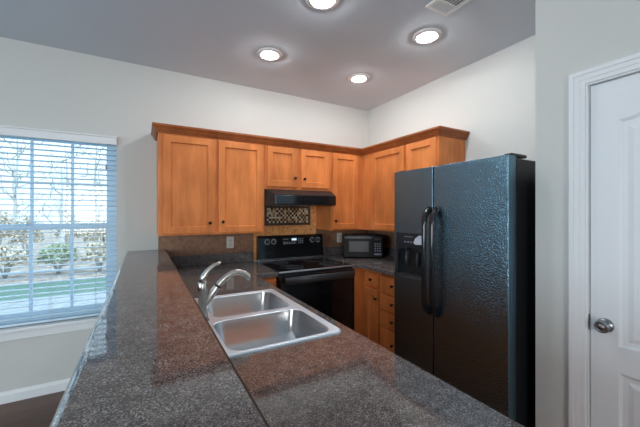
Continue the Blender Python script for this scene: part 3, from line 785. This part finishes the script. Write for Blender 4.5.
for y in (1.585, 1.690):
    MB().tube([(FX+0.044, y, 1.160), (FX+0.030, y, 1.085), (FX+0.036, y, 1.045)], [0.022, 0.020, 0.016], 12, (0.5, 1.0)).build('paddle', M_greyplastic, DP)
    MB().lathe([(0.016, 0.0), (0.014, 0.030), (0, 0.030)], (FX+0.022, y, 1.152), 'Z', 14).build('spout', M_blackm, DP)
d = MB()
for i in range(5): d.box(FX-0.0072, FX-0.0058, 1.545+i*0.030, 1.562+i*0.030, 1.212, 1.220)
d.box(FX-0.0072, FX-0.0058, 1.60, 1.68, 1.252, 1.257)
d.build('panel_markings', M_markdim, DP)
d = MB(); d.prism([(1.514, 1.205), (1.514, 1.268), (1.540, 1.268), (1.575, 1.245), (1.590, 1.215), (1.575, 1.203)], 'X', FX-0.0078, FX-0.0058); d.build('label_patch', M_mark, DP)
# long bowed handles either side of the split
def handle(y, parent):
    m = MB(); z0, z1 = 0.76, 1.455
    m.tube([(FX-0.001, y, z0), (FX-0.022, y, z0+0.018), (FX-0.046, y, z0+0.060), (FX-0.054, y, z0+0.12), (FX-0.054, y, (z0+z1)/2), (FX-0.054, y, z1-0.12),
            (FX-0.046, y, z1-0.060), (FX-0.022, y, z1-0.018), (FX-0.001, y, z1)],
           [0.017, 0.0185, 0.017, 0.0145, 0.014, 0.0145, 0.017, 0.0185, 0.017], 16, (1.15, 1.0))
    m.build('handle', M_black, parent)
handle(FYS+0.030, FD); handle(FYS-0.036, RD)
hg = MB(); hg.box(FX+0.045, FX+0.19, FY0+0.006, FY0+0.050, FZ-0.004, FZ+0.014, 0.005, 3); hg.build('hinge_cover', M_blackm, fr)
hg = MB(); hg.box(FX+0.045, FX+0.19, FY1-0.050, FY1-0.006, FZ-0.004, FZ+0.014, 0.005, 3); hg.build('hinge_cover', M_blackm, fr)

# ------------------------------------------------------------------ recessed lights, vent
G_can = 'recessed ceiling lights'
def can(label):
    o = thing('recessed_light', label, 'light', (0, 0, H), group=G_can, local=True)
    MB().lathe([(0.105, 0.0), (0.105, -0.004), (0.098, -0.009), (0.084, -0.010), (0.080, -0.004), (0.080, 0.0)], (0, 0, -0.0003), 'Z', 40).build('trim_ring', M_ventw, o)
    MB().lathe([(0.082, -0.001), (0.083, -0.012), (0.078, -0.013), (0.048, -0.003), (0.047, -0.001)], (0, 0, 0), 'Z', 36).build('reflector', M_reflector, o)
    MB().lathe([(0.0455, -0.002), (0.045, -0.014), (0.039, -0.023), (0.022, -0.029), (0, -0.031)], (0, 0, 0), 'Z', 32).build('lens', M_lens, o)
    return o
c0 = can('round recessed ceiling light nearest the tall wall cabinet, left of the far pair')
c0.location = (0.905, 2.456, H)
for (x, y), lb in (((1.825, 2.462), 'round recessed ceiling light nearest the room corner above the microwave'),
                   ((0.955, 1.66), 'round recessed ceiling light cut off by the top edge of the photo'),
                   ((1.832, 1.629), 'round recessed ceiling light above the fridge, next to the ceiling vent')):
    c = copy_tree(c0); c.location = (x, y, H); c['label'] = lb
vt = thing('ceiling_vent', 'pale metal ceiling air vent with louvres near the fridge-side light', 'vent', (1.66, 1.24, H))
vx0, vx1, vy0, vy1 = 1.556, 1.752, 1.09, 1.398
m = MB()
for a in ((vx0, vx1, vy1-0.022, vy1), (vx0, vx1, vy0, vy0+0.022), (vx0, vx0+0.022, vy0+0.022, vy1-0.022), (vx1-0.022, vx1, vy0+0.022, vy1-0.022), (vx0+0.022, vx1-0.022, 1.300, 1.312)):
    m.box(a[0], a[1], a[2], a[3], H-0.010, H-0.0003, 0.002)
m.build('frame', M_ventw, vt)
MB().box(vx0+0.02, vx1-0.02, vy0+0.02, vy1-0.02, H-0.0018, H-0.0004).build('cavity', M_ventd, vt)
m = MB()
for k in range(6):
    y = 1.318+k*0.011
    m.box(vx0+0.022, vx1-0.022, -0.0036, 0.0036, -0.0005, 0.0005, M=Matrix.Translation((0, y, H-0.0050)) @ Matrix.Rotation(math.radians(-35), 4, 'X'))
m.build('front_louvres', M_ventw, vt)
m = MB()
for k in range(7):
    x = vx0+0.034+k*0.0215
    m.box(-0.0008, 0.0008, vy0+0.022, 1.300, -0.003, 0.003, M=Matrix.Translation((x, 0, H-0.0050)))
m.build('rear_louvres', M_ventw, vt)

# ------------------------------------------------------------------ outside
GZ = -0.25
struct('ground_patio', MB().box(-14, 6, YB+0.16, 8.15, GZ-0.2, GZ), M_conc)
struct('ground_lawn', MB().box(-20, 8, 8.15, 9.9, GZ-0.2, GZ), M_grass)
struct('ground_woods', MB().box(-45, 25, 9.9, 60, GZ-0.2, GZ), M_litter)
def tree(x, y, h, seed, label):
    rnd = random.Random(seed)
    t = thing('bare_tree', label, 'tree', (x, y, GZ), group='bare trees beyond the lawn', local=True)
    trunk = MB(); br = MB()
    pts = [Vector((0, 0, 0))]; 
    for i in range(6):
        pts.append(Vector((pts[-1].x+rnd.uniform(-.12, .12), pts[-1].y+rnd.uniform(-.12, .12), h*0.8*(i+1)/6)))
    r0 = 0.05+h*0.008
    br.tube(pts, 0.01, 4)
    trunk.tube(pts, [r0*(1-i/7.5) for i in range(7)], 7); trunk.build('trunk', M_bark, t)
    def limb(p, d, L, r, lvl):
        q = [p]; 
        for i in range(3):
            d = (d+Vector((rnd.uniform(-.3, .3), rnd.uniform(-.3, .3), rnd.uniform(-.12, .22)))).normalized()
            q.append(q[-1]+d*L/3)
        br.tube(q, [r*(1-0.22*i) for i in range(4)], 4)
        if lvl < 2:
            for k in range(3):
                nd = (d+Vector((rnd.uniform(-1, 1), rnd.uniform(-1, 1), rnd.uniform(-.2, .8)))).normalized()
                limb(q[rnd.choice((1, 2, 3))], nd, L*0.6, r*0.55, lvl+1)
    for k in range(9):
        f = rnd.uniform(0.25, 1.0); i = min(5, int(f*6)); p = pts[i].lerp(pts[i+1], f*6-i if f < 1 else 1)
        a = rnd.uniform(0, 2*PI); limb(p, Vector((math.cos(a), math.sin(a), rnd.uniform(.2, .9))).normalized(), h*rnd.uniform(.15, .26), r0*0.30, 0)
    br.build('branches', M_bark, t)
tl = ['slender bare tree beyond the lawn seen through the left window panes', 'tall bare tree beyond the lawn seen through the middle window panes',
      'bare tree beyond the lawn seen through the right window panes', 'thin bare tree far back behind the left window panes',
      'thin bare tree far back behind the middle window panes', 'thin bare tree far back behind the right window panes']
for i, (x, y, h) in enumerate(((-4.5, 16.6, 5.0), (-2.2, 12.6, 4.4), (-1.85, 16.8, 5.0), (-6.3, 23, 8), (-5.2, 29.5, 9), (-2.6, 24, 8))):
    tree(x, y, h, 11+i*3, tl[i])
def bush(x, y, r, h, m, seed, label):
    rnd = random.Random(seed); b = MB()
    t = thing('bush', label, 'bush', (x, y, GZ), group='tall dry brush far behind the lawn' if label.startswith('tall') else 'bushes at the lawn edge', local=True)
    st = MB()
    for k in range(7):
        a = rnd.uniform(0, 2*PI); st.tube([(0, 0, 0), (math.cos(a)*r*.3, math.sin(a)*r*.3, h*.4), (math.cos(a)*r*.6, math.sin(a)*r*.6, h*.85)], [0.03, 0.02, 0.008], 5)
    st.build('stems', M_bark, t)
    bm = bmesh.new()
    for k in range(900):
        a = rnd.uniform(0, 2*PI); e = math.acos(rnd.uniform(-0.2, 1)); q = rnd.uniform(.55, 1)
        p = Vector((r*q*math.sin(e)*math.cos(a), r*q*math.sin(e)*math.sin(a), max(0.05, h*.5+h*.5*q*math.cos(e))))
        u = Vector((rnd.uniform(-1, 1), rnd.uniform(-1, 1), rnd.uniform(-1, 1))).normalized(); v_ = u.orthogonal().normalized(); s = rnd.uniform(.03, .065)
        bm.faces.new([bm.verts.new(p+u*s), bm.verts.new(p+v_*s*.6), bm.verts.new(p-u*s), bm.verts.new(p-v_*s*.6)])
    me = bpy.data.meshes.new('t'); bm.to_mesh(me); bm.free(); b.bm.from_mesh(me); bpy.data.meshes.remove(me)
    b.build('leaves', m, t)
bl_ = ['low dry brown bush at the lawn edge behind the left window panes', 'low olive green bush at the lawn edge behind the middle window panes',
       'low dry brown bush at the lawn edge behind the right window panes']
for i, (x, y, r, h, m_) in enumerate(((-3.1, 10.9, .45, 0.85, M_leafb), (-2.05, 11.0, .45, 0.85, M_leafa), (-1.1, 10.8, .42, 0.9, M_leafb))):
    bush(x, y, r, h, m_, 40+i, bl_[i])

for i in range(9):
    rr = random.Random(90+i)
    bush(-7.2+i*0.95, 14.9 if i % 2 else 13.9, .42, rr.uniform(1.3, 1.9), M_leafb, 70+i, 'tall dry brown brush standing well behind the lawn among the bare trees')
